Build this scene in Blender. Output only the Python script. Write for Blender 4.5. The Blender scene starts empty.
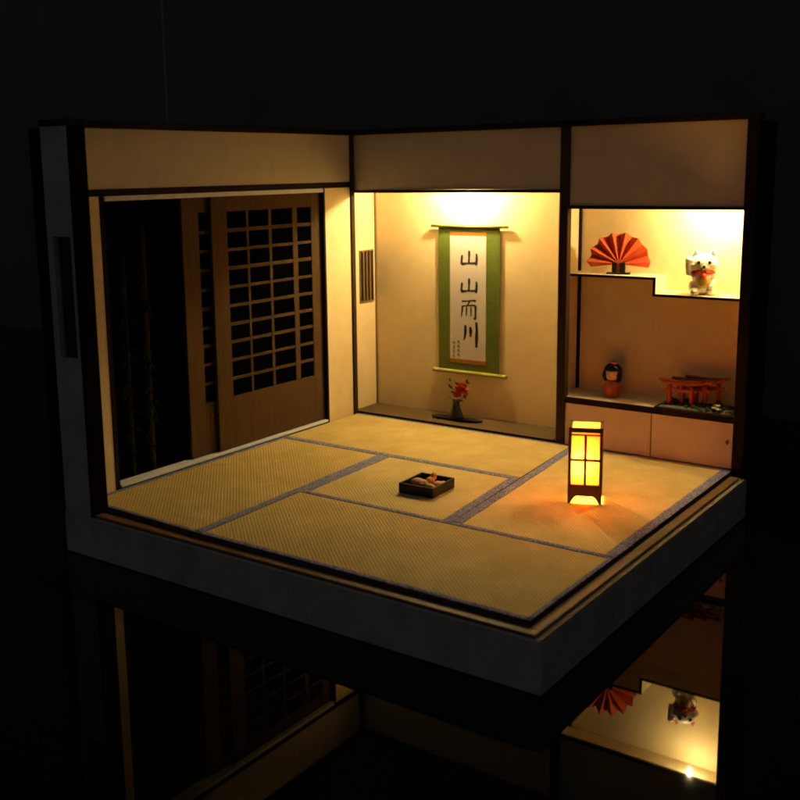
import bpy, bmesh, math, random
from mathutils import Vector, Matrix
random.seed(7)
S = bpy.context.scene
COL = S.collection

# ------------------------------------------------------------------ camera
cam = bpy.data.cameras.new('camera')
co = bpy.data.objects.new('camera', cam); COL.objects.link(co)
Rm = [[0.8046857182369479, 0.5934828284514991, -0.016094321939596905],
      [0.09369569837559423, -0.15371460686648475, -0.9836630194033886],
      [-0.586261043368393, 0.7900316145377286, -0.17929873691555362]]
co.matrix_world = Matrix(((Rm[0][0], -Rm[1][0], -Rm[2][0], 5.344112),
                          (Rm[0][1], -Rm[1][1], -Rm[2][1], -4.122514),
                          (Rm[0][2], -Rm[1][2], -Rm[2][2], 2.060919), (0, 0, 0, 1)))
cam.sensor_width = 36; cam.lens = 1050.82 / 800 * 36
cam.shift_x = (400 - 362.127) / 800; cam.shift_y = (362.36 - 400) / 800
cam.clip_start = .05; cam.clip_end = 200
S.camera = co
cam.dof.use_dof = True; cam.dof.focus_distance = 7.7; cam.dof.aperture_fstop = 1.7

# ------------------------------------------------------------------ world, view, lamps
w = bpy.data.worlds.new('World'); S.world = w; w.use_nodes = True
w.node_tree.nodes['Background'].inputs[0].default_value = (1, .98, .95, 1)
w.node_tree.nodes['Background'].inputs[1].default_value = .041
S.view_settings.view_transform = 'Standard'; S.view_settings.look = 'None'
S.view_settings.exposure = 0; S.view_settings.gamma = 1
S.cycles.max_bounces = 10; S.cycles.diffuse_bounces = 6
S.cycles.sample_clamp_indirect = 25; S.cycles.filter_width = 1.9

def lamp(name, loc, power, color, radius):
    l = bpy.data.lights.new(name, 'POINT'); l.energy = power; l.color = color; l.shadow_soft_size = radius
    o = bpy.data.objects.new(name, l); COL.objects.link(o); o.location = loc
    return o
ALCOVE_LED = (.93, 3.20, 1.955)
SHELF_LED = (2.97, 3.14, 1.818)
lamp('alcove_led_light', ALCOVE_LED, 80, (1, .79, .37), .018)
lamp('shelf_led_light', SHELF_LED, 40, (1, .79, .37), .018)
LANTERN = (2.665, 1.825)
lamp('lantern_bulb_light', (LANTERN[0] - .0104, LANTERN[1] - .053, .255), 64, (1, .41, .050), .016)

# ------------------------------------------------------------------ materials
def mat(name, color, rough=.7, var=.0, scale=6, bump=0, stretch=(1, 1, 1), spec=.3, metal=0, var2=None, emit=None, coat=0):
    m = bpy.data.materials.new(name); m.use_nodes = True
    nt = m.node_tree; n = nt.nodes; b = n['Principled BSDF']
    b.inputs['Base Color'].default_value = (*color, 1); b.inputs['Roughness'].default_value = rough
    b.inputs['Specular IOR Level'].default_value = spec; b.inputs['Metallic'].default_value = metal
    b.inputs['Coat Weight'].default_value = coat
    if var or bump:
        tc = n.new('ShaderNodeTexCoord'); mp = n.new('ShaderNodeMapping'); mp.inputs['Scale'].default_value = stretch
        nz = n.new('ShaderNodeTexNoise'); nz.inputs['Scale'].default_value = scale; nz.inputs['Detail'].default_value = 6
        nz.inputs['Roughness'].default_value = .65
        nt.links.new(tc.outputs['Object'], mp.inputs[0]); nt.links.new(mp.outputs[0], nz.inputs['Vector'])
        if var:
            r = n.new('ShaderNodeValToRGB'); r.color_ramp.elements[0].position = .3; r.color_ramp.elements[1].position = .7
            c2 = var2 or tuple(c * (1 - var) for c in color)
            r.color_ramp.elements[0].color = (*c2, 1); r.color_ramp.elements[1].color = (*color, 1)
            nt.links.new(nz.outputs[0], r.inputs[0]); nt.links.new(r.outputs[0], b.inputs['Base Color'])
        if bump:
            bp = n.new('ShaderNodeBump'); bp.inputs['Strength'].default_value = bump; bp.inputs['Distance'].default_value = .01
            nt.links.new(nz.outputs[0], bp.inputs['Height']); nt.links.new(bp.outputs[0], b.inputs['Normal'])
    if emit:
        b.inputs['Emission Color'].default_value = (*emit[0], 1); b.inputs['Emission Strength'].default_value = emit[1]
    return m

def diffuse(name, color):
    m = bpy.data.materials.new(name); m.use_nodes = True; nt = m.node_tree; n = nt.nodes; n.clear()
    out = n.new('ShaderNodeOutputMaterial'); d = n.new('ShaderNodeBsdfDiffuse')
    nz = n.new('ShaderNodeTexNoise'); nz.inputs['Scale'].default_value = 9; nz.inputs['Detail'].default_value = 5
    r = n.new('ShaderNodeValToRGB'); r.color_ramp.elements[0].color = tuple(c * .5 for c in color) + (1,); r.color_ramp.elements[1].color = tuple(c * 1.3 for c in color) + (1,)
    tc = n.new('ShaderNodeTexCoord'); nt.links.new(tc.outputs['Object'], nz.inputs['Vector']); nt.links.new(nz.outputs[0], r.inputs[0])
    nt.links.new(r.outputs[0], d.inputs[0]); nt.links.new(d.outputs[0], out.inputs[0]); return m

def weave(name, along_x):
    m = mat(name, (.62, .52, .27), .75, spec=.25); nt = m.node_tree; n = nt.nodes; L = nt.links; b = n['Principled BSDF']
    tc = n.new('ShaderNodeTexCoord'); sp = n.new('ShaderNodeSeparateXYZ')
    wn = n.new('ShaderNodeTexNoise'); wn.inputs['Scale'].default_value = 30; wn.inputs['Detail'].default_value = 3; L.new(tc.outputs['Object'], wn.inputs['Vector'])
    wv_ = n.new('ShaderNodeVectorMath'); wv_.operation = 'MULTIPLY_ADD'; wv_.inputs[1].default_value = (.013, .013, 0); L.new(wn.outputs['Color'], wv_.inputs[0]); L.new(tc.outputs['Object'], wv_.inputs[2])
    L.new(wv_.outputs[0], sp.inputs[0])
    def sin(out, period):
        a = n.new('ShaderNodeMath'); a.operation = 'MULTIPLY'; a.inputs[1].default_value = 2 * math.pi / period; L.new(out, a.inputs[0])
        s = n.new('ShaderNodeMath'); s.operation = 'SINE'; L.new(a.outputs[0], s.inputs[0]); return s.outputs[0]
    u, v = (sp.outputs[0], sp.outputs[1]) if along_x else (sp.outputs[1], sp.outputs[0])
    p = n.new('ShaderNodeMath'); p.operation = 'MULTIPLY'; L.new(sin(u, .029), p.inputs[0]); L.new(sin(v, .027), p.inputs[1])
    mr = n.new('ShaderNodeMapRange'); mr.inputs[1].default_value = -1; mr.inputs[2].default_value = 1; L.new(p.outputs[0], mr.inputs[0])
    nz = n.new('ShaderNodeTexNoise'); nz.inputs['Scale'].default_value = 3.5; nz.inputs['Detail'].default_value = 8; nz.inputs['Roughness'].default_value = .7
    L.new(tc.outputs['Object'], nz.inputs['Vector'])
    oi = n.new('ShaderNodeObjectInfo'); om = n.new('ShaderNodeMapRange'); om.inputs[3].default_value = -.14; om.inputs[4].default_value = .14
    L.new(oi.outputs['Random'], om.inputs[0]); ad = n.new('ShaderNodeMath'); L.new(nz.outputs[0], ad.inputs[0]); L.new(om.outputs[0], ad.inputs[1])
    r1 = n.new('ShaderNodeValToRGB'); r1.color_ramp.elements[0].position = .32; r1.color_ramp.elements[1].position = .72
    r1.color_ramp.elements[0].color = (.56, .42, .15, 1); r1.color_ramp.elements[1].color = (.74, .60, .27, 1); L.new(ad.outputs[0], r1.inputs[0])
    mx = n.new('ShaderNodeMix'); mx.data_type = 'RGBA'; mx.blend_type = 'MULTIPLY'; mx.inputs[0].default_value = 1
    r2 = n.new('ShaderNodeValToRGB'); r2.color_ramp.elements[0].color = (.72, .68, .56, 1); r2.color_ramp.elements[1].color = (1, 1, 1, 1)
    r2.color_ramp.elements[1].position = .65; L.new(mr.outputs[0], r2.inputs[0])
    L.new(r1.outputs[0], mx.inputs[6]); L.new(r2.outputs[0], mx.inputs[7]); L.new(mx.outputs[2], b.inputs['Base Color'])
    bp = n.new('ShaderNodeBump'); bp.inputs['Strength'].default_value = .35; bp.inputs['Distance'].default_value = .006
    L.new(mr.outputs[0], bp.inputs['Height']); L.new(bp.outputs[0], b.inputs['Normal'])
    return m

def cloth(name):
    m = mat(name, (.2, .2, .3), .9, spec=.1); nt = m.node_tree; n = nt.nodes; L = nt.links; b = n['Principled BSDF']
    tc = n.new('ShaderNodeTexCoord'); vo = n.new('ShaderNodeTexVoronoi'); vo.inputs['Scale'].default_value = 95
    L.new(tc.outputs['Object'], vo.inputs['Vector'])
    r = n.new('ShaderNodeValToRGB'); r.color_ramp.elements[0].position = .30; r.color_ramp.elements[1].position = .55
    r.color_ramp.elements[0].color = (.38, .40, .60, 1); r.color_ramp.elements[1].color = (.14, .145, .27, 1)
    L.new(vo.outputs['Distance'], r.inputs[0]); L.new(r.outputs[0], b.inputs['Base Color'])
    bp = n.new('ShaderNodeBump'); bp.inputs['Strength'].default_value = .4; bp.inputs['Distance'].default_value = .004
    L.new(vo.outputs['Distance'], bp.inputs['Height']); L.new(bp.outputs[0], b.inputs['Normal'])
    return m

M = dict(
    plaster=mat('cream wall paper', (.78, .64, .39), .85, .10, 9, .12, spec=.15),
    panel=mat('beige upper panel', (.60, .54, .43), .85, .12, 8, .1, (1, 1, .5), spec=.15),
    dark=mat('dark stained wood', (.024, .013, .008), .8, .4, 5, .15, (6, 6, .7), spec=.08),
    brown=mat('brown wood', (.20, .115, .05), .6, .3, 6, .15, (1, 9, 9)),
    trim=mat('brown floor trim', (.21, .10, .036), .55, .35, 5, .2, (1.5, 1.5, 6)),
    door=mat('cedar door wood', (.088, .050, .021), .85, .3, 5, .12, (8, 8, .8), spec=.08),
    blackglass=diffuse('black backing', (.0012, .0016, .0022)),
    rail=mat('pale rail', (.68, .70, .82), .6, .12, 14),
    grey=mat('grey painted board', (.40, .40, .385), .85, .38, 5, .2),
    postbrown=mat('dark brown post wood', (.060, .034, .017), .75, .4, 5, .15, (6, 6, .7), spec=.1), post=diffuse('near black post', (.008, .004, .003)), slot=mat('black slot', (.012, .012, .012), .8),
    cabinet=mat('pinkish cabinet board', (.66, .54, .49), .7, .08, 5, .05),
    shelf=mat('shelf top paper', (.80, .70, .50), .75, .15, 10, .05, (1, 6, 6)),
    platform=mat('alcove floor board', (.125, .078, .034), .7, .3, 4, .1, (1, 9, 9)),
    cloth=cloth('mat border cloth'), weave_x=weave('rush weave lengthwise', True), weave_y=weave('rush weave crosswise', False),
    straw=mat('loose straw', (.62, .50, .26), .8), matside=mat('mat side', (.095, .062, .048), .95, .4, 20),
    table=mat('polished black table', (.003, .003, .003), .02, spec=.32),
    backdrop=mat('black backdrop', (.11, .11, .112), .9, .2, 1.2, spec=.05),
    seam=mat('backdrop joint', (.20, .205, .215), .6),
    green=mat('green brocade', (.125, .172, .022), .85, .45, 55, .3, (1, 1, 4)),
    paper=mat('calligraphy paper', (.60, .55, .54), .85, .06, 12),
    orange_band=mat('orange silk band', (.40, .14, .03), .7, .3, 60),
    rod=mat('yellow green rod', (.46, .44, .10), .45, .2, 8, 0, (1, 8, 8)),
    rod_top=mat('olive rod', (.30, .33, .06), .5, .2, 8),
    ink=mat('black ink', (.015, .013, .012), .8), ink2=mat('brown seal ink', (.16, .05, .04), .8),
    vase=mat('dark bronze glaze', (.045, .045, .026), .35, .3, 14, coat=.3),
    tray=mat('black lacquer', (.012, .009, .008), .38, spec=.22), tray_in=mat('red lacquer inside', (.10, .025, .015), .35),
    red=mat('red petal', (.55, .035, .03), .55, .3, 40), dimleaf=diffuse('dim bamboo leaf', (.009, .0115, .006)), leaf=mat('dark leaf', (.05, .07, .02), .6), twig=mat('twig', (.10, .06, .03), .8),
    fan=mat('red fan paper', (.56, .052, .024), .75, .25, 9, 0, (1, 1, 1), .2, 0, (.55, .12, .03)),
    cat=mat('white ceramic', (.82, .78, .72), .28, .03, 8, spec=.5, coat=.3), pink=mat('pink ear', (.72, .12, .10), .5),
    collar=mat('red collar', (.62, .06, .03), .5), gold=mat('gold paint', (.62, .46, .10), .35, .3, 30, metal=.3),
    eye=mat('black eye', (.01, .01, .01), .2), eyeg=mat('olive eye', (.30, .26, .03), .3),
    skin=mat('painted face', (.74, .46, .30), .5), hair=mat('black lacquer hair', (.014, .010, .009), .18, spec=.6),
    kimono=mat('red kimono lacquer', (.42, .050, .020), .35, .5, 34, var2=(.46, .14, .04), coat=.3), pinkflower=mat('pink flower', (.75, .12, .12), .5),
    torii=mat('vermilion wood', (.56, .085, .025), .5, .2, 20), torii_dark=mat('dark red cap', (.25, .035, .02), .5, .2, 20),
    gravel=mat('grey gravel', (.25, .24, .22), .95, .6, 60, .8), moss=mat('moss', (.06, .085, .02), .95, .5, 60, .8),
    white=mat('white petals', (.75, .73, .66), .6),
    mochi=mat('pink brown mochi', (.50, .28, .20), .6, .1, 20), orange=mat('orange sweet', (.75, .33, .05), .5, .2, 20),
    sgreen=mat('green sweet', (.20, .32, .05), .5), wpink=mat('white pink sweet', (.78, .50, .42), .55, .2, 15, var2=(.78, .30, .26)),
    lamp_wood=mat('lantern wood', (.23, .105, .035), .55, .25, 8, .1, (8, 8, .8)),
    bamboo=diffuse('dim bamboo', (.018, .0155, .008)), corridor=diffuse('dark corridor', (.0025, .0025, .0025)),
    edging=mat('pale edging', (.30, .22, .09), .9, spec=.08),
    led=mat('lit led', (1, 1, 1), .5, emit=((1, .80, .42), 40)),
    bulb=mat('lit bulb', (1, 1, 1), .5, emit=((1, .62, .16), 12)),
)
def make_paper_pane():
    m = bpy.data.materials.new('lantern paper'); m.use_nodes = True; nt = m.node_tree; n = nt.nodes; n.clear()
    out = n.new('ShaderNodeOutputMaterial'); mix = n.new('ShaderNodeMixShader'); mix.inputs[0].default_value = .75
    d = n.new('ShaderNodeBsdfDiffuse'); t = n.new('ShaderNodeBsdfTranslucent')
    d.inputs[0].default_value = (.85, .78, .62, 1); t.inputs[0].default_value = (.66, .45, .26, 1)
    nt.links.new(d.outputs[0], mix.inputs[1]); nt.links.new(t.outputs[0], mix.inputs[2]); nt.links.new(mix.outputs[0], out.inputs[0])
    return m
M['pane'] = make_paper_pane()

def smudge(m):
    nt = m.node_tree; n = nt.nodes; b = n['Principled BSDF']; tc = n.new('ShaderNodeTexCoord')
    nz = n.new('ShaderNodeTexNoise'); nz.inputs['Scale'].default_value = 2.2; nz.inputs['Detail'].default_value = 7; nz.inputs['Roughness'].default_value = .7
    mr = n.new('ShaderNodeMapRange'); mr.inputs[1].default_value = .35; mr.inputs[2].default_value = .75; mr.inputs[3].default_value = .012; mr.inputs[4].default_value = .03
    nt.links.new(tc.outputs['Object'], nz.inputs['Vector']); nt.links.new(nz.outputs[0], mr.inputs[0]); nt.links.new(mr.outputs[0], b.inputs['Roughness'])
smudge(M['table'])

# ------------------------------------------------------------------ mesh helpers
class MB:
    def __init__(s): s.bm = bmesh.new(); s.mats = []
    def _idx(s, m):
        if m not in s.mats: s.mats.append(m)
        return s.mats.index(m)
    def _fin(s, faces, m, smooth=False):
        i = s._idx(m) if m else 0
        for f in faces: f.material_index = i; f.smooth = smooth
    def box(s, x0, x1, y0, y1, z0, z1, m=None, bev=0, mtx=None):
        vs = bmesh.ops.create_cube(s.bm, size=1)['verts']
        for v in vs: v.co = Vector(((x0 + x1) / 2 + v.co.x * (x1 - x0), (y0 + y1) / 2 + v.co.y * (y1 - y0), (z0 + z1) / 2 + v.co.z * (z1 - z0)))
        fs = list({f for v in vs for f in v.link_faces})
        s._fin(fs, m)
        if bev:
            es = list({e for v in vs for e in v.link_edges})
            r = bmesh.ops.bevel(s.bm, geom=es, offset=bev, segments=1, affect='EDGES', profile=.5)
            s._fin(r['faces'], m)
            vs = list({v for f in r['faces'] for v in f.verts})
        if mtx: bmesh.ops.transform(s.bm, matrix=mtx, verts=vs)
        return s
    def prism(s, pts, h, m=None):                     # pts: list of Vector polygon (top), extruded by vector h
        a = [s.bm.verts.new(p) for p in pts]; b = [s.bm.verts.new(Vector(p) + Vector(h)) for p in pts]
        fs = [s.bm.faces.new(a), s.bm.faces.new(b[::-1])]
        k = len(a)
        for i in range(k): fs.append(s.bm.faces.new((a[i], b[i], b[(i + 1) % k], a[(i + 1) % k])))
        bmesh.ops.recalc_face_normals(s.bm, faces=fs); s._fin(fs, m); return s
    def lathe(s, prof, c=(0, 0, 0), m=None, seg=24, smooth=True, sx=1, sy=1):
        rings = []
        for r, z in prof:
            rings.append([s.bm.verts.new((c[0] + sx * r * math.cos(2 * math.pi * i / seg), c[1] + sy * r * math.sin(2 * math.pi * i / seg), c[2] + z)) for i in range(seg)])
        fs = []
        for a, b in zip(rings, rings[1:]):
            for i in range(seg): fs.append(s.bm.faces.new((a[i], a[(i + 1) % seg], b[(i + 1) % seg], b[i])))
        fs.append(s.bm.faces.new(rings[0][::-1])); fs.append(s.bm.faces.new(rings[-1]))
        s._fin(fs, m, smooth); return s
    def tube(s, pts, r, m=None, seg=10, smooth=True):
        pts = [Vector(p) for p in pts]; rs = r if isinstance(r, (list, tuple)) else [r] * len(pts); rings = []
        for i, p in enumerate(pts):
            d = (pts[min(i + 1, len(pts) - 1)] - pts[max(i - 1, 0)]).normalized()
            a = d.orthogonal().normalized() if abs(d.z) < .95 else Vector((1, 0, 0)); a = (a - d * a.dot(d)).normalized(); b = d.cross(a)
            if rings:
                pass
            rings.append([s.bm.verts.new(p + rs[i] * (math.cos(2 * math.pi * k / seg) * a + math.sin(2 * math.pi * k / seg) * b)) for k in range(seg)])
        fs = []
        for a, b in zip(rings, rings[1:]):
            for i in range(seg): fs.append(s.bm.faces.new((a[i], a[(i + 1) % seg], b[(i + 1) % seg], b[i])))
        fs += [s.bm.faces.new(rings[0][::-1]), s.bm.faces.new(rings[-1])]
        bmesh.ops.recalc_face_normals(s.bm, faces=fs); s._fin(fs, m, smooth); return s
    def ball(s, c, r, m=None, seg=20, rot=None):
        r = r if isinstance(r, (list, tuple)) else (r, r, r)
        vs = bmesh.ops.create_uvsphere(s.bm, u_segments=seg, v_segments=max(8, seg * 2 // 3), radius=1)['verts']
        T = Matrix.Translation(c) @ (rot.to_4x4() if rot else Matrix.Identity(4)) @ Matrix.Diagonal((*r, 1))
        bmesh.ops.transform(s.bm, matrix=T, verts=vs)
        s._fin(list({f for v in vs for f in v.link_faces}), m, True); return s
    def build(s, name, m=None, parent=None, origin=None, mtx=None):
        me = bpy.data.meshes.new(name)
        if mtx: bmesh.ops.transform(s.bm, matrix=mtx, verts=s.bm.verts)
        s.bm.to_mesh(me); s.bm.free()
        for k in (s.mats or [m]): me.materials.append(k)
        o = bpy.data.objects.new(name, me); COL.objects.link(o)
        if origin:
            me.transform(Matrix.Translation(-Vector(origin))); o.location = origin
        if parent:
            o.parent = parent
        return o

def tag(o, label, cat, group=None):
    o['label'] = label; o['category'] = cat
    if group: o['group'] = group
    return o
def thing(name, label, cat, loc=(0, 0, 0), rz=0, group=None, scale=1):
    o = bpy.data.objects.new(name, None); COL.objects.link(o); o.empty_display_size = .05
    o.location = loc; o.rotation_euler = (0, 0, rz); o.scale = (scale,) * 3
    return tag(o, label, cat, group)
def structure(o): o['kind'] = 'structure'; return o
def fuse(mb, voxel, name, m, parent, smooth=2):
    """union of overlapping lumps into one continuous skin"""
    o = mb.build(name, m, parent)
    r = o.modifiers.new('r', 'REMESH'); r.mode = 'VOXEL'; r.voxel_size = voxel; r.use_smooth_shade = True
    sm = o.modifiers.new('s', 'SMOOTH'); sm.iterations = smooth; sm.factor = .5
    dg = bpy.context.evaluated_depsgraph_get(); me = bpy.data.meshes.new_from_object(o.evaluated_get(dg), depsgraph=dg)
    me.materials.clear(); me.materials.append(m)
    for p in me.polygons: p.use_smooth = True
    o.modifiers.clear(); o.data = me; return o

# ------------------------------------------------------------------ setting
TZ = -.315
t = structure(MB().box(-14, 18, -12, 9.0, TZ - .2, TZ, M['table']).build('table_top'))
bk = MB()
# backdrop: dark sheets standing behind the model, one narrow joint strip between two of them
structure(MB().box(-14, -5.372, 6.00, 6.06, TZ, 9, M['backdrop']).build('backdrop'))
structure(MB().box(-5.346, 18, 6.00, 6.06, TZ, 9, M['backdrop']).build('backdrop'))
structure(MB().box(-5.372, -5.346, 5.995, 6.05, TZ, 9, M['seam']).build('backdrop_joint'))

# ------------------------------------------------------------------ the miniature room shell
room = thing('miniature_room', 'open fronted miniature tatami room with cream walls, dark posts, lit alcove and stepped shelves', 'dollhouse room', (0, 0, TZ))
inv = Matrix.Translation((0, 0, -TZ))
def part(mb, name, m=None, parent=None):
    """world coordinates -> child of the room, or of a part of it"""
    p = parent or room
    o = mb.build(name, m, None, None, inv)
    o.parent = p; return o
X1 = 3.22; PB = 1.895; PE = 1.965; H = 2.35; REAR = 3.34
b = part(MB().box(-.04, 3.335, -.09, 2.96, TZ + .002, -.045, M['grey'], .007), 'base')
part(MB().box(-.04, 3.30, 2.961, 3.46, TZ + .002, -.045, M['post']), 'rear_base')
part(MB().box(.252, 3.298, -.082, -.018, -.043, -.026, M['trim'], .004).box(3.236, 3.298, -.0178, 2.90, -.043, -.026, M['trim'], .004), 'floor_trim', None)
part(MB().box(3.322, 3.334, -.088, 2.92, -.0445, -.036, M['edging']), 'edge_strip')
# wing wall at the left front with a slotted window
ww = MB().box(-.02, .035, -.09, .03, -.044, H, M['grey']).box(.198, .225, -.09, .03, -.044, H, M['grey']).box(.035, .198, -.09, .03, 1.70, H, M['grey']).box(.035, .198, -.09, .03, -.044, .955, M['grey'])
wo = part(ww, 'wing_wall')
sl = MB().box(.036, .197, -.055, .02, .956, 1.699, M['slot'])
sl.box(.036, .043, -.078, -.0555, .956, 1.699, M['grey'])
part(sl, 'slot_window', None, wo)
part(MB().box(.226, .246, -.092, .032, -.044, H, M['post'], .003), 'wing_post')
# left wall
part(MB().box(-.02, 0, .031, 2.945, 1.972, H, M['panel']), 'upper_panel')
part(MB().box(-.021, .008, .031, 2.944, 1.928, 1.9715, M['dark'], .003), 'head_rail')
part(MB().box(-.02, 0, .031, .306, -.044, 1.927, M['plaster']), 'wall_panel')
part(MB().box(-.02, -.001, 2.603, 2.944, -.044, 1.927, M['plaster']), 'wall_panel')
part(MB().box(-.09, .006, .307, .342, -.044, 1.927, M['dark'], .003), 'door_jamb')
part(MB().box(-.09, .010, 2.578, 2.602, -.044, 1.927, M['dark'], .003), 'door_jamb')
part(MB().box(-.10, .012, .345, 2.576, 1.896, 1.9275, M['rail'], .002), 'door_track')
part(MB().box(-.024, .014, .345, 2.576, .003, .020, M['rail'], .002).box(-.10, -.0245, .345, 2.576, .003, .013, M['rail']).box(-.1, -.03, .345, 2.576, -.044, .0028, M['dark']), 'door_track')
part(MB().box(-.034, .018, 2.946, 2.991, -.044, H, M['postbrown'], .003), 'corner_post')
# closed dark corridor behind the doors
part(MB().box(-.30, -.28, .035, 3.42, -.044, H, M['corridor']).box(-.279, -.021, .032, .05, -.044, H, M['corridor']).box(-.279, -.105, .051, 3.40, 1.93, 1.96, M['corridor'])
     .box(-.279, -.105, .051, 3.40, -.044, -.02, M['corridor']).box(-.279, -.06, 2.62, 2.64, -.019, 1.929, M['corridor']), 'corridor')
# back wall
part(MB().box(-.0195, PB - .001, 3.002, 3.020, 1.906, H, M['panel']), 'upper_panel')
part(MB().box(-.0195, PB - .001, 2.992, 3.022, 1.880, 1.9055, M['dark'], .002), 'lintel')
part(MB().box(PE + .001, X1, 3.002, 3.020, 1.788, H, M['panel']), 'upper_panel')
part(MB().box(PE + .001, X1, 2.992, 3.022, 1.764, 1.7875, M['dark'], .002), 'lintel')
part(MB().box(PB, PE, 2.975, 3.035, -.044, H, M['postbrown'], .004), 'alcove_post')
part(MB().box(X1 + .001, 3.30, 2.965, 3.03, -.044, H, M['dark'], .004), 'end_post')
part(MB().box(X1 + .002, 3.285, 3.031, 3.42, -.044, H, M['dark']), 'end_wall')
cp = MB().box(-.03, .03, -.093, 3.035, H + .001, 2.392, M['dark'], .004).box(.031, 3.31, 2.965, 3.035, H + .001, 2.392, M['dark'], .004).box(.0305, .250, -.092, .035, H + .001, 2.391, M['dark'], .004)
part(cp, 'coping')
# alcove (tokonoma)
part(MB().box(-.05, -.03, 3.001, REAR - .001, -.044, 2.01, M['plaster']), 'alcove_side_wall')
part(MB().box(-.05, 1.862, REAR, REAR + .02, -.044, 2.01, M['plaster']), 'alcove_back_wall')
part(MB().box(-.05, 1.862, 3.0225, REAR + .02, 2.011, 2.03, M['plaster']), 'alcove_ceiling')
part(MB().box(1.863, 1.894, 3.0355, REAR + .02, -.044, 2.03, M['plaster']), 'divider_wall')
part(MB().box(-.0345, -.021, 3.001, 3.018, .0, 1.95, M['dark']).box(-.029, -.018, REAR - .014, REAR - .001, .016, 1.95, M['brown']), 'corner_batten')
part(MB().box(-.029, 1.862, 2.998, REAR - .0005, -.044, .015, M['platform']).box(.0185, PB - .001, 2.986, 2.9975, -.044, .016, M['dark'], .002), 'alcove_floor')
# small slatted window on the alcove side wall
wf = part(MB().box(-.0299, -.020, 3.098, 3.108, .94, 1.39, M['brown']).box(-.0299, -.020, 3.288, 3.298, .94, 1.39, M['brown']).box(-.0299, -.020, 3.1082, 3.2878, 1.378, 1.39, M['brown'])
          .box(-.0299, -.020, 3.1082, 3.2878, .94, .952, M['brown']), 'side_window')
part(MB().box(-.0298, -.0275, 3.109, 3.287, .953, 1.377, M['tray']), 'window_back', None, wf)
s_ = MB()
for k in range(3): y = 3.145 + k * .0475; s_.box(-.0272, -.0205, y, y + .018, .953, 1.377, M['brown'])
part(s_, 'window_slats', None, wf)
# stepped shelf alcove
CE = 1.87
part(MB().box(1.8945, X1 + .0015, REAR, REAR + .02, -.044, CE, M['plaster']), 'shelf_back_wall')
part(MB().box(1.8945, X1 + .0015, 3.0225, REAR + .02, CE + .001, CE + .02, M['plaster']), 'shelf_ceiling')
part(MB().box(X1 - .006, X1 + .001, 3.0305, REAR - .001, .30, CE, M['plaster']), 'shelf_side_wall')
part(MB().box(1.8945, 1.912, REAR - .026, REAR - .001, .372, CE, M['dark']), 'rear_post')
us = part(MB().box(1.8945, 2.588, 3.104, REAR - .0275, 1.266, 1.283, M['shelf']).box(1.9125, 2.588, REAR - .0273, REAR - .001, 1.266, 1.283, M['shelf'])  .box(2.576, 2.588, 3.104, REAR - .001, 1.166, 1.2655, M['shelf']).box(2.576, X1 - .007, 3.104, REAR - .001, 1.147, 1.1655, M['shelf']), 'stepped_shelf')
part(MB().box(1.93, 2.592, 3.098, 3.1035, 1.264, 1.2825, M['dark']).box(2.572, 2.592, 3.098, 3.1035, 1.166, 1.2635, M['dark']).box(2.572, X1 - .007, 3.098, 3.1035, 1.146, 1.1655, M['dark']), 'shelf_edge', None, us)
# cabinet under the counter
cb = part(MB().box(PE + .001, X1, 2.974, 2.99, .322, .369, M['dark'], .003).box(1.8945, X1 - .007, 2.9905, REAR - .001, .335, .366, M['shelf']).box(PE + .001, X1, 3.006, 3.02, -.044, .334, M['brown']), 'cabinet')
part(MB().box(PE + .001, 2.632, 2.9915, 3.004, -.0, .3215, M['cabinet']), 'cabinet_door', None, cb)
part(MB().box(2.642, X1, 2.9885, 3.003, -.0, .3215, M['cabinet']), 'cabinet_door', None, cb)
part(MB().box(2.6325, 2.6415, 2.992, 3.0035, 0, .3215, M['brown']), 'door_stile', None, cb)
part(MB().prism([(3.182 - .014, 2.988, .185), (3.182, 2.988, .185 + .019), (3.182 + .014, 2.988, .185), (3.182, 2.988, .185 - .019)], (0, -.006, 0), M['torii_dark']), 'door_pull', None, cb)
part(MB().box(PE + .001, X1, 2.984, 2.9985, -.044, -.0005, M['dark']), 'threshold')
# lamps of the room: two small lit bulbs tucked under the alcove ceilings
part(MB().ball(ALCOVE_LED, (.007, .007, .006), M['led'], 12), 'led_bulb')
part(MB().ball(SHELF_LED, (.007, .007, .006), M['led'], 12), 'led_bulb')

# ------------------------------------------------------------------ sliding lattice doors (things: they slide in their tracks)
def lattice_door(x, y0, cols, z0, z1, label):
    D = .024; ytop = y0 + 1.277
    t = thing('lattice_door', label, 'sliding door', (x, y0, z0), 0, 'lattice doors in the left wall')
    Y = lambda v: v - y0
    f = MB(); Ht = z1 - z0; l0, l1 = .162, 1.277 - .150; b0, b1 = .39, 1.785 - z0
    f.box(-D, 0, 0, l0, 0, Ht, M['door'], .002).box(-D, 0, l1, 1.277, 0, Ht, M['door'], .002)
    f.box(-D, -.001, l0 + .0005, l1 - .0005, b1, Ht, M['door']).box(-D, -.001, l0 + .0005, l1 - .0005, 0, b0, M['door'])
    f.build('door_frame', None, t)
    la = MB()
    for c0, c1 in cols: la.box(-.016, -.003, c0, c1, b0 + .0005, b1 - .0005, M['door'])
    pitch = (b1 - b0) / 10
    for k in range(1, 10):
        z = b0 + pitch * k + random.uniform(-.004, .004); th = random.uniform(.010, .014)
        la.box(-.014, -.0045, l0 + .0005, l1 - .0005, z - th, z + th, M['door'])
    la.build('lattice', None, t)
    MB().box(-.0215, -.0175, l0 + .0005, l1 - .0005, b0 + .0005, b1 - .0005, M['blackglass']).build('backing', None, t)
    return t
cols = [(.372, .394), (.621, .650), (.901, .957)]
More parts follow.
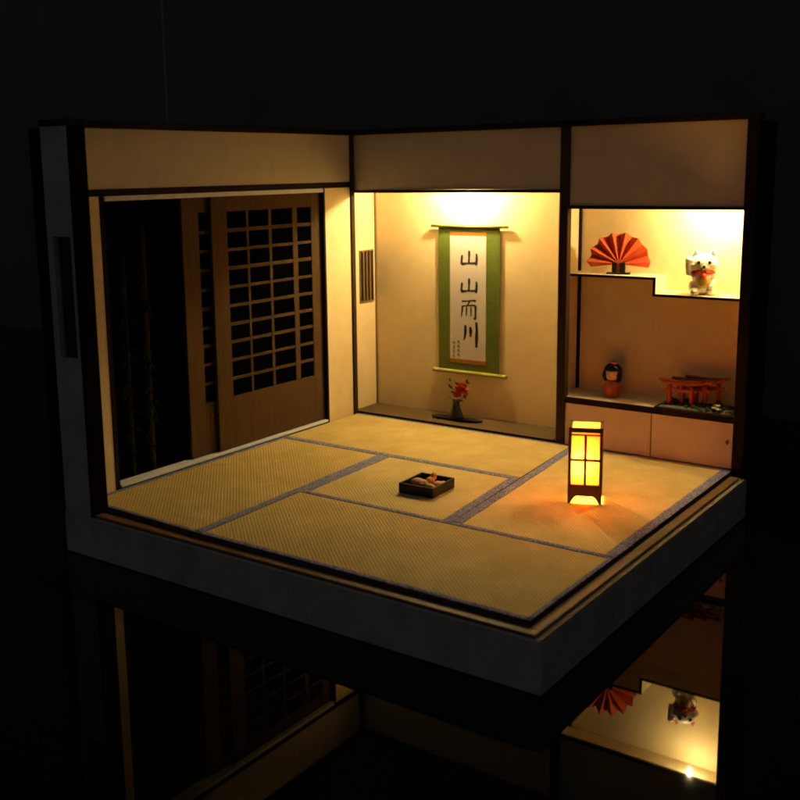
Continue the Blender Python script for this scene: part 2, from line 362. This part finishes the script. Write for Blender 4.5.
lattice_door(-.026, 1.330, cols, .0205, 1.903, 'front brown wooden lattice sliding door, nearest the bright wall strip and fully visible')
lattice_door(-.062, 1.075, cols, .0135, 1.903, 'rear brown wooden lattice sliding door, mostly hidden behind the other beside the dark opening')
# dim bamboo seen through the open doorway
def bamboo(y, x, h, r, lab):
    t = thing('bamboo', lab, 'bamboo', (x, y, -.02), 0, 'bamboo in the dark doorway')
    pr = []; z = 0; nseg = 9
    for k in range(nseg):
        z0 = h * k / nseg; z1 = h * (k + 1) / nseg
        pr += [(r * 1.12, z0), (r, z0 + .02), (r * .96, z1 - .02), (r * .8, z1 - .006)]
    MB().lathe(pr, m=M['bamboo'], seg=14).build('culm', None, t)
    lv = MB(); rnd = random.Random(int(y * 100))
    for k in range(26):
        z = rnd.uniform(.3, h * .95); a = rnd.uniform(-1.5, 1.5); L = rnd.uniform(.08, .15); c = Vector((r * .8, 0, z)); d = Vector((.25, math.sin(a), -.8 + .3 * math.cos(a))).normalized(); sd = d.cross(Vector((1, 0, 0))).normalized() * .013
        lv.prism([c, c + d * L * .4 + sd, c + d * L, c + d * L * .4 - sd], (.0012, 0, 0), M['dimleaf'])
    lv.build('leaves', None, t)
bamboo(.78, -.18, 1.75, .040, 'dim bamboo culm farther into the dark doorway, nearer the lattice doors')
bamboo(.585, -.16, 1.55, .034, 'dim bamboo culm just inside the dark doorway, nearer the pale wall strip')

# ------------------------------------------------------------------ tatami mats
def tatami(q, sides, wv, label, fray=None):
    """q: four corners counter-clockwise (x,y); sides: edge indices carrying a cloth border"""
    c = Vector((sum(p[0] for p in q) / 4, sum(p[1] for p in q) / 4, -.044))
    t = thing('tatami_mat', label, 'tatami mat', c, 0, 'tatami mats on the floor')
    cx = Vector((c.x, c.y)); P = []
    for p in q:
        v = Vector(p) - cx; P.append(v - v.normalized() * .005)
    mb = MB(); top = [(v.x, v.y, .041) for v in P]; mb.prism(top, (0, 0, -.040), M[wv])
    bo = mb.build('mat_body', None, t); bo.data.materials.append(M['matside'])
    for f in bo.data.polygons:
        if abs(f.normal.z) < .5: f.material_index = 1
    rnd = random.Random(len(label))
    for e, W in sides:
        a, b2 = P[e], P[(e + 1) % 4]; d = (b2 - a).normalized(); nrm = Vector((-d.y, d.x))
        n = 40; bmx = bmesh.new(); rows = []
        for i in range(n + 1):
            p = a + (b2 - a) * i / n; j = rnd.uniform(-.0025, .0025); k = rnd.uniform(-.0025, .0025)
            o_ = p - nrm * (.0022 + k * .5); n_ = p + nrm * (W + j)
            rows.append([bmx.verts.new((o_.x, o_.y, .004)), bmx.verts.new((o_.x, o_.y, .0425)), bmx.verts.new(((p + nrm * .006).x, (p + nrm * .006).y, .0445)), bmx.verts.new((n_.x, n_.y, .0445 )), bmx.verts.new(((p + nrm * (W + .002 + j)).x, (p + nrm * (W + .002 + j)).y, .0405))])
        fs = []
        for r0, r1 in zip(rows, rows[1:]):
            for i in range(4): fs.append(bmx.faces.new((r0[i], r1[i], r1[i + 1], r0[i + 1])))
        me = bpy.data.meshes.new('cloth_border'); bmesh.ops.recalc_face_normals(bmx, faces=bmx.faces); bmx.to_mesh(me); bmx.free()
        me.materials.append(M['cloth']); me.materials.append(M['matside'])
        for k, f in enumerate(me.polygons): f.material_index = 1 if k % 4 == 0 else 0
        ob = bpy.data.objects.new('cloth_border', me); COL.objects.link(ob); ob.parent = t
        # make sure normals point up
    if fray:
        st_ = MB(); rn = random.Random(4)
        for a, b2, n in fray:
            a = Vector(a) - cx; b2 = Vector(b2) - cx; d = (b2 - a).normalized(); nr = Vector((-d.y, d.x))
            for k in range(n):
                u = rn.random(); p = a + (b2 - a) * u + nr * rn.uniform(-.004, .05); q = p + d * rn.uniform(-.03, .03) + nr * rn.uniform(-.035, .015)
                st_.tube([(p.x, p.y, .0425), ((p.x + q.x) / 2, (p.y + q.y) / 2, .045 + rn.random() * .012), (q.x, q.y, .043 + rn.random() * .008)], [.0022, .0025, .001], M['straw'], 5)
        st_.build('frayed_straw', None, t)
    return t
A0, A1 = (0.019, 1.97), (1.015, 1.97)
tatami([(.019, .033), (1.09, .0), (1.015, 1.97), (.019, 1.97)], ((0, .022), (1, .055), (3, .03)), 'weave_y', 'long tatami mat lying along the lattice doors on the left')
tatami([(.019, 1.97), (2.11, 1.97), (2.03, 2.982), (.019, 2.982)], ((0, .055), (2, .018)), 'weave_x', 'long tatami mat lying along the foot of the scroll alcove')
tatami([(2.20, .99), (3.23, .99), (3.23, 2.982), (2.03, 2.982)], ((1, .062), (3, .06)), 'weave_y', 'long tatami mat under the glowing lantern, in front of the cabinet')
tatami([(1.09, .0), (3.23, .0), (3.23, .99), (1.05, .99)], ((0, .030), (1, .022), (2, .040)), 'weave_x', 'long tatami mat along the open front edge')
tatami([(1.05, .99), (2.20, .99), (2.11, 1.97), (1.015, 1.97)], ((1, .06), (3, .045)), 'weave_x', 'square half tatami mat in the middle under the tray of sweets')

# ------------------------------------------------------------------ lantern
def lantern():
    cx, cy = LANTERN; w = .208; d = .20; h = .485
    t = thing('floor_lantern', 'glowing orange paper floor lantern in a wooden frame standing on the right tatami mat', 'lantern', (cx, cy, .0005), math.radians(22.6))
    W = w / 2; Dp = d / 2; p = .019; wd = M['lamp_wood']
    for sx in (-1, 1):
        for sy in (-1, 1):
            fr = MB(); fr.box(sx * W - (p if sx > 0 else 0), sx * W + (p if sx < 0 else 0), sy * Dp - (p if sy > 0 else 0), sy * Dp + (p if sy < 0 else 0), 0, h, wd, .0015); fr.build('corner_post', None, t)
    e = .0012
    for sy in (-1, 1):                                   # front / back
        rails = MB()
        y0, y1 = (-Dp + e, -Dp + p - e) if sy < 0 else (Dp - p + e, Dp - e)
        rails.box(-W + p, W - p, y0, y1, .452, .480, wd)
        rails.build('top_rail', None, t); rails = MB().box(-W + p, W - p, y0, y1, .432, .440, wd); rails.build('cross_bar', None, t); rails = MB()
        ya = (y0, y1)
        rails.prism([(-W + p, y0, .030), (-W + p, y0, .118), (W - p, y0, .118), (W - p, y0, .030), (W - p - .02, y0, .034), (W - p - .034, y0, .046), (-W + p + .034, y0, .046), (-W + p + .02, y0, .034)], (0, y1 - y0, 0), wd)
        rails.build('base_board', None, t); rails = MB()
        rails.prism([(-W + p, y0, .0), (-W + p, y0, .0295), (-W + p + .019, y0, .033), (-W + p + .006, y0, .012)], (0, y1 - y0, 0), wd)
        rails.build('bracket', None, t); rails = MB()
        rails.prism([(W - p, y0, .0), (W - p - .006, y0, .012), (W - p - .019, y0, .033), (W - p, y0, .0295)], (0, y1 - y0, 0), wd)
        rails.build('bracket', None, t)
    for sx in (-1, 1):
        rails = MB()
        x0, x1 = (-W + e, -W + p - e) if sx < 0 else (W - p + e, W - e)
        rails.box(x0, x1, -Dp + p, Dp - p, .452, .480, wd).build('top_rail', None, t); MB().box(x0, x1, -Dp + p, Dp - p, .432, .440, wd).build('cross_bar', None, t); MB().box(x0, x1, -Dp + p, Dp - p, .046, .118, wd).build('base_board', None, t)
    g = MB(); q = .0085
    for sy in (-1, 1):
        y = sy * (Dp - .009)
        g.box(-q, q, y - .005, y + .005, .1185, .4315, wd); g.box(-W + p, -q - .0003, y - .0045, y + .0045, .268, .284, wd); g.box(q + .0003, W - p, y - .0045, y + .0045, .268, .284, wd)
    for sx in (-1, 1):
        x = sx * (W - .009)
        g.box(x - .005, x + .005, -q, q, .1185, .4315, wd); g.box(x - .0045, x + .0045, -Dp + p, -q - .0003, .268, .284, wd); g.box(x - .0045, x + .0045, q + .0003, Dp - p, .268, .284, wd)
    g.build('window_bars', None, t)
    for k, (x0, x1, y0, y1) in enumerate(((-W + p * .6, W - p * .6, -Dp + p + .0004, -Dp + p + .0012), (-W + p * .6, W - p * .6, Dp - p - .0012, Dp - p - .0004), (-W + p + .0004, -W + p + .0012, -Dp + p + .0016, Dp - p - .0016), (W - p - .0012, W - p - .0004, -Dp + p + .0016, Dp - p - .0016))):
        MB().box(x0, x1, y0, y1, .085, .4795, M['pane']).build('paper_pane', None, t)
    MB().ball((-.030, -.045, .2545), (.005, .005, .007), M['bulb'], 14).build('bulb', None, t)
    return t
lantern()

# ------------------------------------------------------------------ tray of sweets
tr = thing('serving_tray', 'small square black lacquer tray holding sweets on the centre mat', 'tray', (1.732, 1.433, .0005), math.radians(2))
w2, d2 = .128, .142; hh = .066; k = .011
tb = MB().box(-w2, w2, -d2, -d2 + k, 0, hh, M['tray'], .002).box(-w2, w2, d2 - k, d2, 0, hh, M['tray'], .002).box(-w2, -w2 + k, -d2 + k, d2 - k, 0, hh - .0005, M['tray'], .002).box(w2 - k, w2, -d2 + k, d2 - k, 0, hh - .0005, M['tray'], .002)
tb.build('tray_rim', None, tr); MB().box(-w2 + k, w2 - k, -d2 + k, d2 - k, .004, .014, M['tray_in']).build('tray_floor', None, tr)
tag(fuse(MB().ball((0, 0, .03), (.050, .045, .032)).ball((.03, .02, .026), (.035, .03, .026)), .005, 'sweet', M['mochi'], None), 'pinkish brown round sweet at the left side of the black tray', 'sweet', 'sweets in the tray').location = (1.672, 1.415, .0145)
tag(fuse(MB().ball((0, 0, .03), (.030, .040, .028)).ball((.005, .035, .055), (.020, .026, .028)), .005, 'sweet', M['orange'], None), 'bright orange sweet standing tallest in the middle of the black tray', 'sweet', 'sweets in the tray').location = (1.722, 1.488, .0145)
tag(fuse(MB().ball((0, 0, .022), (.026, .024, .020)).ball((.018, .012, .026), (.018, .015, .014)), .005, 'sweet', M['sgreen'], None), 'small green sweet between the orange and white ones in the black tray', 'sweet', 'sweets in the tray').location = (1.752, 1.408, .0145)
tag(fuse(MB().ball((0, 0, .026), (.042, .036, .026)).ball((.028, .022, .030), (.025, .024, .022)), .005, 'sweet', M['wpink'], None), 'white and pink sweet at the right side of the black tray', 'sweet', 'sweets in the tray').location = (1.805, 1.455, .0145)
tag(fuse(MB().ball((0, 0, .026), (.034, .028, .024)), .005, 'sweet', M['orange'], None), 'low yellow orange sweet at the front corner of the black tray', 'sweet', 'sweets in the tray').location = (1.795, 1.380, .0145)

# ------------------------------------------------------------------ hanging scroll
def scroll():
    Y = REAR
    t = thing('hanging_scroll', 'green bordered hanging calligraphy scroll with four black characters on the alcove wall', 'scroll', (.925, Y - .012, .37))
    ox, oz = .925, .37
    def B(x0, x1, y0, y1, z0, z1, m, bev=0): return MB().box(x0 - ox, x1 - ox, y0, y1, z0 - oz, z1 - oz, M[m], bev)
    B(.632, 1.212, -.006, -.0035, .388, 1.592, 'green').build('mount_cloth', None, t)
    B(.745, 1.087, -.0078, -.0062, .498, 1.524, 'paper').build('paper_sheet', None, t)
    B(.745, 1.087, -.0080, -.0062, 1.5242, 1.556, 'orange_band').build('silk_band', None, t)
    B(.745, 1.087, -.0080, -.0062, .464, .4978, 'orange_band').build('silk_band', None, t)
    MB().tube([(.567 - ox, -.012, 1.602 - oz), (1.287 - ox, -.012, 1.602 - oz)], .012, M['rod_top'], 12).build('top_rod', None, t)
    MB().tube([(.586 - ox, -.017, .389 - oz), (.612 - ox, -.017, .389 - oz), (.6125 - ox, -.017, .389 - oz), (1.2535 - ox, -.017, .389 - oz), (1.254 - ox, -.017, .389 - oz), (1.288 - ox, -.017, .389 - oz)], [.019, .019, .0165, .0165, .019, .019], M['rod'], 14).build('bottom_rod', None, t)
    # brush writing
    def stroke(mb, pts, ws, cx, cz, s, m, kx=1, kz=1):
        P = [Vector((cx + p[0] * s * kx, cz + p[1] * s * kz)) for p in pts]; Ws = [max(.3, (x / .098) ** 1.5) * .098 * s * 1.12 for x in ws]
        # subdivide (Catmull-Rom)
        Q = []; QW = []
        for i in range(len(P) - 1):
            p0 = P[max(i - 1, 0)]; p1 = P[i]; p2 = P[i + 1]; p3 = P[min(i + 2, len(P) - 1)]
            for j in range(5):
                u = j / 5
                Q.append(.5 * ((2 * p1) + (-p0 + p2) * u + (2 * p0 - 5 * p1 + 4 * p2 - p3) * u * u + (-p0 + 3 * p1 - 3 * p2 + p3) * u ** 3)); QW.append(Ws[i] + (Ws[i + 1] - Ws[i]) * u)
        Q.append(P[-1]); QW.append(Ws[-1]); L = []; Rr = []
        for i, q in enumerate(Q):
            d = (Q[min(i + 1, len(Q) - 1)] - Q[max(i - 1, 0)]).normalized(); nn = Vector((-d.y, d.x)); L.append(q + nn * QW[i] / 2); Rr.append(q - nn * QW[i] / 2)
        a = [mb.bm.verts.new((v.x - ox, -.0086 - .00012 * len(mb.bm.faces) / 40 * .2, v.y - oz)) for v in L]; c = [mb.bm.verts.new((v.x - ox, -.0086 - .00012 * len(mb.bm.faces) / 40 * .2, v.y - oz)) for v in Rr]
        fs = [mb.bm.faces.new((a[i], a[i + 1], c[i + 1], c[i])) for i in range(len(a) - 1)]
        r = bmesh.ops.extrude_face_region(mb.bm, geom=fs); vs = [g for g in r['geom'] if isinstance(g, bmesh.types.BMVert)]
        bmesh.ops.translate(mb.bm, verts=vs, vec=(0, .0007, 0)); bmesh.ops.recalc_face_normals(mb.bm, faces=mb.bm.faces)
        mb._fin(list(mb.bm.faces), m)
    ink = M['ink']
    def yama(cx, cz, s):
        mb = MB()
        stroke(mb, [(.02, .52), (.03, .25), (.02, -.02), (.01, -.36)], [.10, .13, .10, .12], cx, cz, s, ink, 1, .82)
        stroke(mb, [(-.44, .20), (-.46, .0), (-.48, -.30), (-.42, -.42), (-.1, -.38), (.25, -.36), (.50, -.33)], [.10, .12, .12, .14, .085, .10, .11], cx, cz, s, ink, 1, .82)
        stroke(mb, [(.50, .32), (.53, .1), (.52, -.2), (.49, -.50)], [.08, .12, .13, .11], cx, cz, s, ink, 1, .82)
        mb.build('brush_character', None, t)
    yama(.925, 1.345, .142); yama(.925, 1.118, .142)
    mb = MB(); s = .155; cx, cz = .925, .918                              # the third character
    stroke(mb, [(-.42, .44), (-.1, .46), (.2, .50), (.44, .50)], [.09, .07, .08, .11], cx, cz, s, ink)
    stroke(mb, [(.06, .46), (-.02, .32), (-.12, .20)], [.09, .08, .05], cx, cz, s, ink)
    stroke(mb, [(-.38, .20), (-.40, -.05), (-.45, -.40)], [.10, .10, .06], cx, cz, s, ink)
    stroke(mb, [(-.36, .18), (.0, .23), (.34, .25), (.42, .16), (.42, -.15), (.40, -.46), (.30, -.42)], [.08, .07, .09, .12, .10, .11, .04], cx, cz, s, ink)
    stroke(mb, [(-.12, .16), (-.13, -.05), (-.15, -.34)], [.07, .09, .06], cx, cz, s, ink)
    stroke(mb, [(.14, .17), (.15, -.05), (.14, -.36)], [.07, .09, .06], cx, cz, s, ink)
    mb.build('brush_character', None, t)
    mb = MB(); s = .185; cx, cz = .945, .722                               # the fourth character
    stroke(mb, [(-.36, .36), (-.35, .12), (-.38, -.14), (-.47, -.34)], [.09, .12, .10, .05], cx, cz, s, ink, .78, 1)
    stroke(mb, [(-.03, .30), (.0, .10), (-.01, -.16)], [.09, .13, .08], cx, cz, s, ink, .78, 1)
    stroke(mb, [(.36, .52), (.40, .2), (.39, -.2), (.37, -.62)], [.10, .11, .13, .09], cx, cz, s, ink, .78, 1)
    mb.build('brush_character', None, t)
    mb = MB(); rnd = random.Random(5)                                   # two columns of tiny signature writing
    for cx, z0, n in ((.782, .630, 4), (.828, .640, 4)):
        mb = MB()
        for j in range(n):
            cz = z0 - j * .037; s = .024
            m = M['ink2'] if (cx < .8) else ink
            stroke(mb, [(-.5, .4), (.1, .42), (.5, .36)], [.12, .11, .14], cx, cz, s, m)
            stroke(mb, [(rnd.uniform(-.3, .0), .5), (rnd.uniform(-.3, .1), -.1), (rnd.uniform(-.5, -.2), -.5)], [.12, .14, .10], cx, cz, s, m)
            stroke(mb, [(-.4, -.1), (.2, rnd.uniform(-.1, .1)), (.45, -.15), (.3, -.5)], [.11, .12, .14, .09], cx, cz, s, m)
        mb.build('signature', None, t)
scroll()

# ------------------------------------------------------------------ vase with flowers
vx, vy = .905, 3.165
st = MB()
pts = [(-.24, 0), (-.20, -.045), (-.06, -.062), (.08, -.060), (.20, -.045), (.235, 0), (.20, .05), (.06, .066), (-.08, .066), (-.20, .05)]
st.prism([(x, y, .018) for x, y in pts], (0, 0, -.009), M['tray']).box(-.17, -.14, -.04, .04, 0, .0088, M['tray']).box(.14, .17, -.04, .04, 0, .0088, M['tray'])
so = st.build('flower_stand'); so.location = (vx, vy, .0155); so.rotation_euler.z = math.radians(3)
tag(so, 'low black oval board under the flower vase in the scroll alcove', 'stand')
vo = MB().lathe([(.052, 0), (.056, .006), (.052, .02), (.042, .05), (.031, .085), (.026, .115), (.027, .140), (.032, .152), (.028, .152), (.020, .12), (.018, .05), (.001, .045)], m=M['vase'], seg=28).build('flower_vase')
vo.location = (vx - .005, vy, .0340); vo.scale = (1.12, 1.12, 1.0)
tag(vo, 'small dark flared vase on the black board below the scroll', 'vase')
fl = thing('flower_spray', 'sprig of red blossoms with thin twigs standing in the dark vase', 'flowers', (vx, vy, .129))
tw = MB(); tw.tube([(0, 0, 0), (.005, -.005, .06), (.03, -.01, .12), (.07, -.012, .185)], [.005, .0045, .004, .003], M['twig'], 7)
tw.tube([(0, 0, .02), (-.02, 0, .09), (-.05, 0, .16), (-.055, .0, .20)], [.004, .0035, .003, .002], M['twig'], 6).tube([(0, 0, .03), (-.035, -.01, .07), (-.075, -.01, .075)], [.004, .003, .002], M['twig'], 6).tube([(.0, 0, .04), (.05, -.01, .075), (.07, -.01, .085)], [.003, .003, .002], M['twig'], 6)
tw.build('twigs', None, fl)
def blossom(c, r, seed):
    rnd = random.Random(seed); mb = MB()
    for ring, (n, tilt, rr) in enumerate(((6, .35, 1.0), (5, .8, .75), (3, 1.25, .5))):
        for k in range(n):
            a = 2 * math.pi * k / n + ring * .5 + rnd.uniform(-.15, .15); d = Vector((math.cos(a) * math.cos(tilt), -math.sin(tilt), math.sin(a) * math.cos(tilt)))
            q = d.to_track_quat('X', 'Z').to_matrix()
            mb.ball(d * r * rr * .6, (r * rr * .62, r * rr * .42, r * .14), M['red'], 10, q)
    o = mb.build('blossom', None, fl); o.location = c
for i, (c, r) in enumerate((((.03, -.025, .135), .046), ((.085, -.02, .165), .044), ((.055, -.03, .180), .038), ((.0, -.02, .105), .026), ((.095, -.015, .125), .028))): blossom(c, r, i)
lf = MB(); rnd = random.Random(3)
for k in range(16):
    c = Vector((rnd.uniform(-.07, .10), rnd.uniform(-.03, .01), rnd.uniform(.05, .23))); d = Vector((rnd.uniform(-1, 1), rnd.uniform(-.5, .2), rnd.uniform(-.3, 1))).normalized()
    sd = d.cross(Vector((0, 1, .2))).normalized() * .010; L = rnd.uniform(.03, .05)
    lf.prism([c, c + d * L * .5 + sd, c + d * L, c + d * L * .5 - sd], (0, .0012, 0), M['leaf'])
lf.build('leaves', None, fl)

# ------------------------------------------------------------------ folded fan on its stand
fx, fy, fz = 2.268, 3.205, 1.2835
sd = MB().box(-.085, .085, -.035, .035, 0, .012, M['tray'], .002)
so = thing('fan_stand', 'small black two pronged stand holding up the red fan on the upper shelf', 'stand', (fx, fy, fz), math.radians(14))
sd.build('stand_base', None, so)
for sx in (-1, 1):
    MB().box(min(sx * .010, sx * .048), max(sx * .010, sx * .048), -.018, .018, .0125, .085, M['tray'], .003).build('stand_prong', None, so)
def fan():
    t = thing('folding_fan', 'open red pleated paper fan propped upright on the black stand', 'fan', (fx, fy, fz + .075), math.radians(14))
    mb = MB(); n = 8; a0, a1 = math.radians(-9), math.radians(189); r0, r1 = .028, .232; V = []
    for i in range(2 * n + 1):
        a = a0 + (a1 - a0) * i / (2 * n); y = -.034 if i % 2 else .026
        k = r1 * (1.0 if i % 2 else .91)
        V.append([mb.bm.verts.new((-math.cos(a) * r0, y * .15, math.sin(a) * r0)), mb.bm.verts.new((-math.cos(a) * k, y, math.sin(a) * k + .004))])
    fs = [mb.bm.faces.new((V[i][0], V[i][1], V[i + 1][1], V[i + 1][0])) for i in range(2 * n)]
    r = bmesh.ops.extrude_face_region(mb.bm, geom=fs); vs = [g for g in r['geom'] if isinstance(g, bmesh.types.BMVert)]
    bmesh.ops.translate(mb.bm, verts=vs, vec=(0, .0012, 0)); bmesh.ops.recalc_face_normals(mb.bm, faces=mb.bm.faces); mb._fin(list(mb.bm.faces), M['fan'])
    mb.build('fan_paper', None, t)
    MB().prism([(-.024, -.004, .03), (.024, -.004, .03), (.008, -.004, -.06), (-.008, -.004, -.06)], (0, .008, 0), M['fan']).build('fan_handle', None, t)
fan()

# ------------------------------------------------------------------ beckoning cat figurine
def cat():
    t = thing('lucky_cat', 'white ceramic beckoning cat figurine with red collar and raised paw on the lower shelf step', 'figurine', (2.893, 3.205, 1.1665), math.radians(22))
    m = MB(); q = Matrix.Rotation
    m.ball((0, .005, .075), (.078, .066, .078)).ball((0, -.012, .115), (.066, .056, .065))
    m.ball((0, -.005, .222), (.094, .078, .072))                        # head
    for sx in (-1, 1):
        m.ball((sx * .060, -.020, .205), (.042, .045, .038))            # cheeks
        m.ball((sx * .056, -.045, .026), (.032, .038, .026))            # hind feet
        m.lathe([(.034, 0), (.026, .025), (.012, .048), (.003, .058)], (sx * .058, .0, .265), seg=14, sy=.6)
        m.ball((sx * .058, .01, .055), (.040, .05, .05))
    m.ball((0, -.072, .198), (.026, .016, .018))                        # muzzle
    m.tube([(.066, -.02, .135), (.072, -.045, .10), (.056, -.062, .075)], [.022, .022, .020], None, 10)   # resting arm
    m.ball((.052, -.064, .066), (.023, .02, .02))
    m.tube([(-.062, -.015, .130), (-.098, -.030, .150), (-.106, -.040, .200), (-.104, -.046, .238)], [.023, .023, .021, .022], None, 10)
    m.ball((-.102, -.056, .250), (.026, .026, .024))                    # raised paw folded over
    m.tube([(.05, .06, .03), (.03, .08, .05), (.0, .085, .08)], .015, None, 8)
    fuse(m, .0062, 'body', M['cat'], t, 3)
    cl = MB(); P = [(math.sin(a) * .070, -.012 - math.cos(a) * .058, .158 + .003 * math.cos(a)) for a in [k * 2 * math.pi / 24 for k in range(25)]]
    cl.tube(P, .0125, M['collar'], 8); cl.build('collar', None, t)
    MB().ball((0, -.078, .140), .019, M['collar'], 14).build('bell', None, t)
    bib = MB(); bib.ball((0, -.060, .095), (.042, .016, .040), M['gold'], 16); bib.build('bib', None, t)
    for sx in (-1, 1):
        MB().ball((sx * .036, -.073, .232), (.0160, .008, .0155), M['eyeg'], 12).build('eye', None, t)
        MB().ball((sx * .036, -.0785, .232), (.0095, .005, .0120), M['eye'], 10).build('pupil', None, t)
        MB().prism([(sx * .058 - .021, -.0215, .272), (sx * .058 + .021, -.0215, .272), (sx * .058 + .001, -.013, .319)], (0, -.006, 0), M['pink']).build('inner_ear', None, t)
    MB().ball((0, -.088, .206), (.0125, .007, .009), M['eye'], 10).build('nose', None, t)
    mo = MB()
    for sx in (-1, 1):
        mo.tube([(0, -.0885, .197), (sx * .010, -.087, .189), (sx * .022, -.083, .192)], .0032, M['eye'], 6)
        for dz in (-.006, .006): mo.tube([(sx * .040, -.078, .200 + dz), (sx * .078, -.058, .202 + dz * 2.2)], .0014, M['eye'], 5)
    mo.build('mouth', None, t)
cat()

# ------------------------------------------------------------------ kokeshi doll
def doll():
    t = thing('kokeshi_doll', 'small wooden kokeshi doll with black bobbed hair and orange red kimono on the counter', 'doll', (2.262, 3.165, .3665), math.radians(8))
    MB().lathe([(.046, 0), (.052, .006), (.066, .040), (.070, .075), (.064, .100), (.046, .122), (.028, .128)], m=M['kimono'], seg=30).build('body', None, t)
    MB().ball((0, 0, .180), (.058, .055, .056), M['skin'], 26).build('head', None, t)
    h = MB(); h.ball((0, .006, .192), (.071, .066, .066), M['hair'], 34)
    dele = [f for f in h.bm.faces if (lambda c: c.y < -.020 and c.z < .200 and abs(c.x) < .046)(f.calc_center_median())]
    bmesh.ops.delete(h.bm, geom=dele, context='FACES')
    ho = h.build('hair', None, t); so = ho.modifiers.new('s', 'SOLIDIFY'); so.thickness = .007; so.offset = -1
    dg = bpy.context.evaluated_depsgraph_get(); me = bpy.data.meshes.new_from_object(ho.evaluated_get(dg), depsgraph=dg); ho.modifiers.clear(); ho.data = me
    h2 = MB()
    for sx in (-1, 1): h2.ball((sx * .053, -.008, .166), (.020, .048, .046), M['hair'], 14)
    h2.ball((0, .035, .160), (.055, .034, .042), M['hair'], 16); h2.build('side_locks', None, t)
    for sx in (-1, 1): MB().ball((sx * .019, -.053, .176), (.0055, .003, .0035), M['eye'], 8).build('eye', None, t)
    MB().ball((0, -.052, .156), (.006, .003, .0035), M['collar'], 8).build('mouth', None, t)
    f = MB()
    for k in range(5): a = k * 2 * math.pi / 5; f.ball((.017 * math.cos(a), -.008 + .012 * math.sin(a), .262 + .006 * (k % 2)), (.014, .012, .011), M['pinkflower'], 10)
    f.build('hair_flower', None, t)
    c = MB(); c.tube([(-.040, -.030, .117), (0, -.060, .088), (.040, -.030, .117)], .006, M['gold'], 8); c.build('kimono_collar', None, t)
doll()

# ------------------------------------------------------------------ torii diorama tray
def torii():
    bx, by, bz = 2.935, 3.115, .3665
    t = thing('torii_model', 'tiny shrine model of three vermilion torii gates on a dark tray with moss and gravel', 'model', (bx, by, bz))
    MB().box(-.275, .272, -.150, .150, 0, .014, M['tray'], .003).build('tray', None, t)
    g = MB(); rnd = random.Random(11)
    n = 26; vs = [[g.bm.verts.new((-.262 + .524 * i / n, -.138 + .276 * j / 14, .0145 + (.006 * rnd.random() if 0 < i < n and 0 < j < 14 else -.006))) for i in range(n + 1)] for j in range(15)]
    fs = [g.bm.faces.new((vs[j][i], vs[j][i + 1], vs[j + 1][i + 1], vs[j + 1][i])) for j in range(14) for i in range(n)]
    g._fin(fs, M['gravel']); g.build('gravel', None, t)['kind'] = 'stuff'
    ms = MB()
    for k in range(70):
        x = rnd.uniform(-.25, .25); y = rnd.uniform(-.12, .13)
        if abs(x + .06 - y * .9) < .05 and rnd.random() < .8: continue
        ms.ball((x, y, .016), (rnd.uniform(.012, .026), rnd.uniform(.012, .024), rnd.uniform(.008, .030)), M['moss'], 8)
    ms.build('moss', None, t)['kind'] = 'stuff'
    def gate(x, y, s, w=.145):
        p = bpy.data.objects.new('torii_gate', None)
        m = MB(); hgt = .165 * s
        for sx in (-1, 1):
            m.tube([(sx * (w / 2 + .006), 0, .012), (sx * w / 2, 0, hgt)], [.0185, .0155], M['torii'], 12)
            m.lathe([(.024, .012), (.024, .026), (.019, .029)], (sx * (w / 2 + .006), 0, 0), M['torii_dark'], 12)
        m.box(-w * .78, w * .78, -.009, .009, hgt - .050, hgt - .026, M['torii'], .0015)
        m.box(-.008, .008, -.007, .007, hgt - .026, hgt + .002, M['torii'])
        o = m.build('torii_gate', None, t); o.location = (x, y, 0)
        b = MB()
        def beam(z0, z1, L, d, rise, mm):
            pts = []; K = 8
            for i in range(K + 1): u = -1 + 2 * i / K; pts.append((u * L, -d, z1 + rise * u * u))
            for i in range(K, -1, -1): u = -1 + 2 * i / K; pts.append((u * (L - .008), -d, z0 + rise * u * u))
            # split in quads
            for i in range(K):
                q = [pts[i], pts[i + 1], pts[2 * K - i], pts[2 * K + 1 - i]]
                b.prism(q, (0, 2 * d, 0), mm)
        beam(hgt + .0025, hgt + .020, w * .93, .017, .008, M['torii']); beam(hgt + .0202, hgt + .034, w * 1.04, .026, .010, M['torii_dark'])
        bo = b.build('top_beam', None, o)
        o.rotation_euler.z = math.radians(4)
    gate(-.125, -.035, .98, .150); gate(-.050, .025, 1.02, .150); gate(.025, .085, 1.06, .150)
    f = MB()
    for k in range(9):
        a = rnd.uniform(0, 6.28); c = Vector((.150 + rnd.uniform(-.045, .05), -.110 + rnd.uniform(-.02, .03), .034 + rnd.uniform(-.008, .02)))
        for j in range(4):
            d = Vector((math.cos(a + j * 1.57), math.sin(a + j * 1.57), .5)).normalized(); f.ball(c + d * .010, (.011, .006, .004), M['white'] if k % 3 else M['sgreen'], 8, d.to_track_quat('X', 'Z').to_matrix())
    f.build('white_flowers', None, t)
torii()
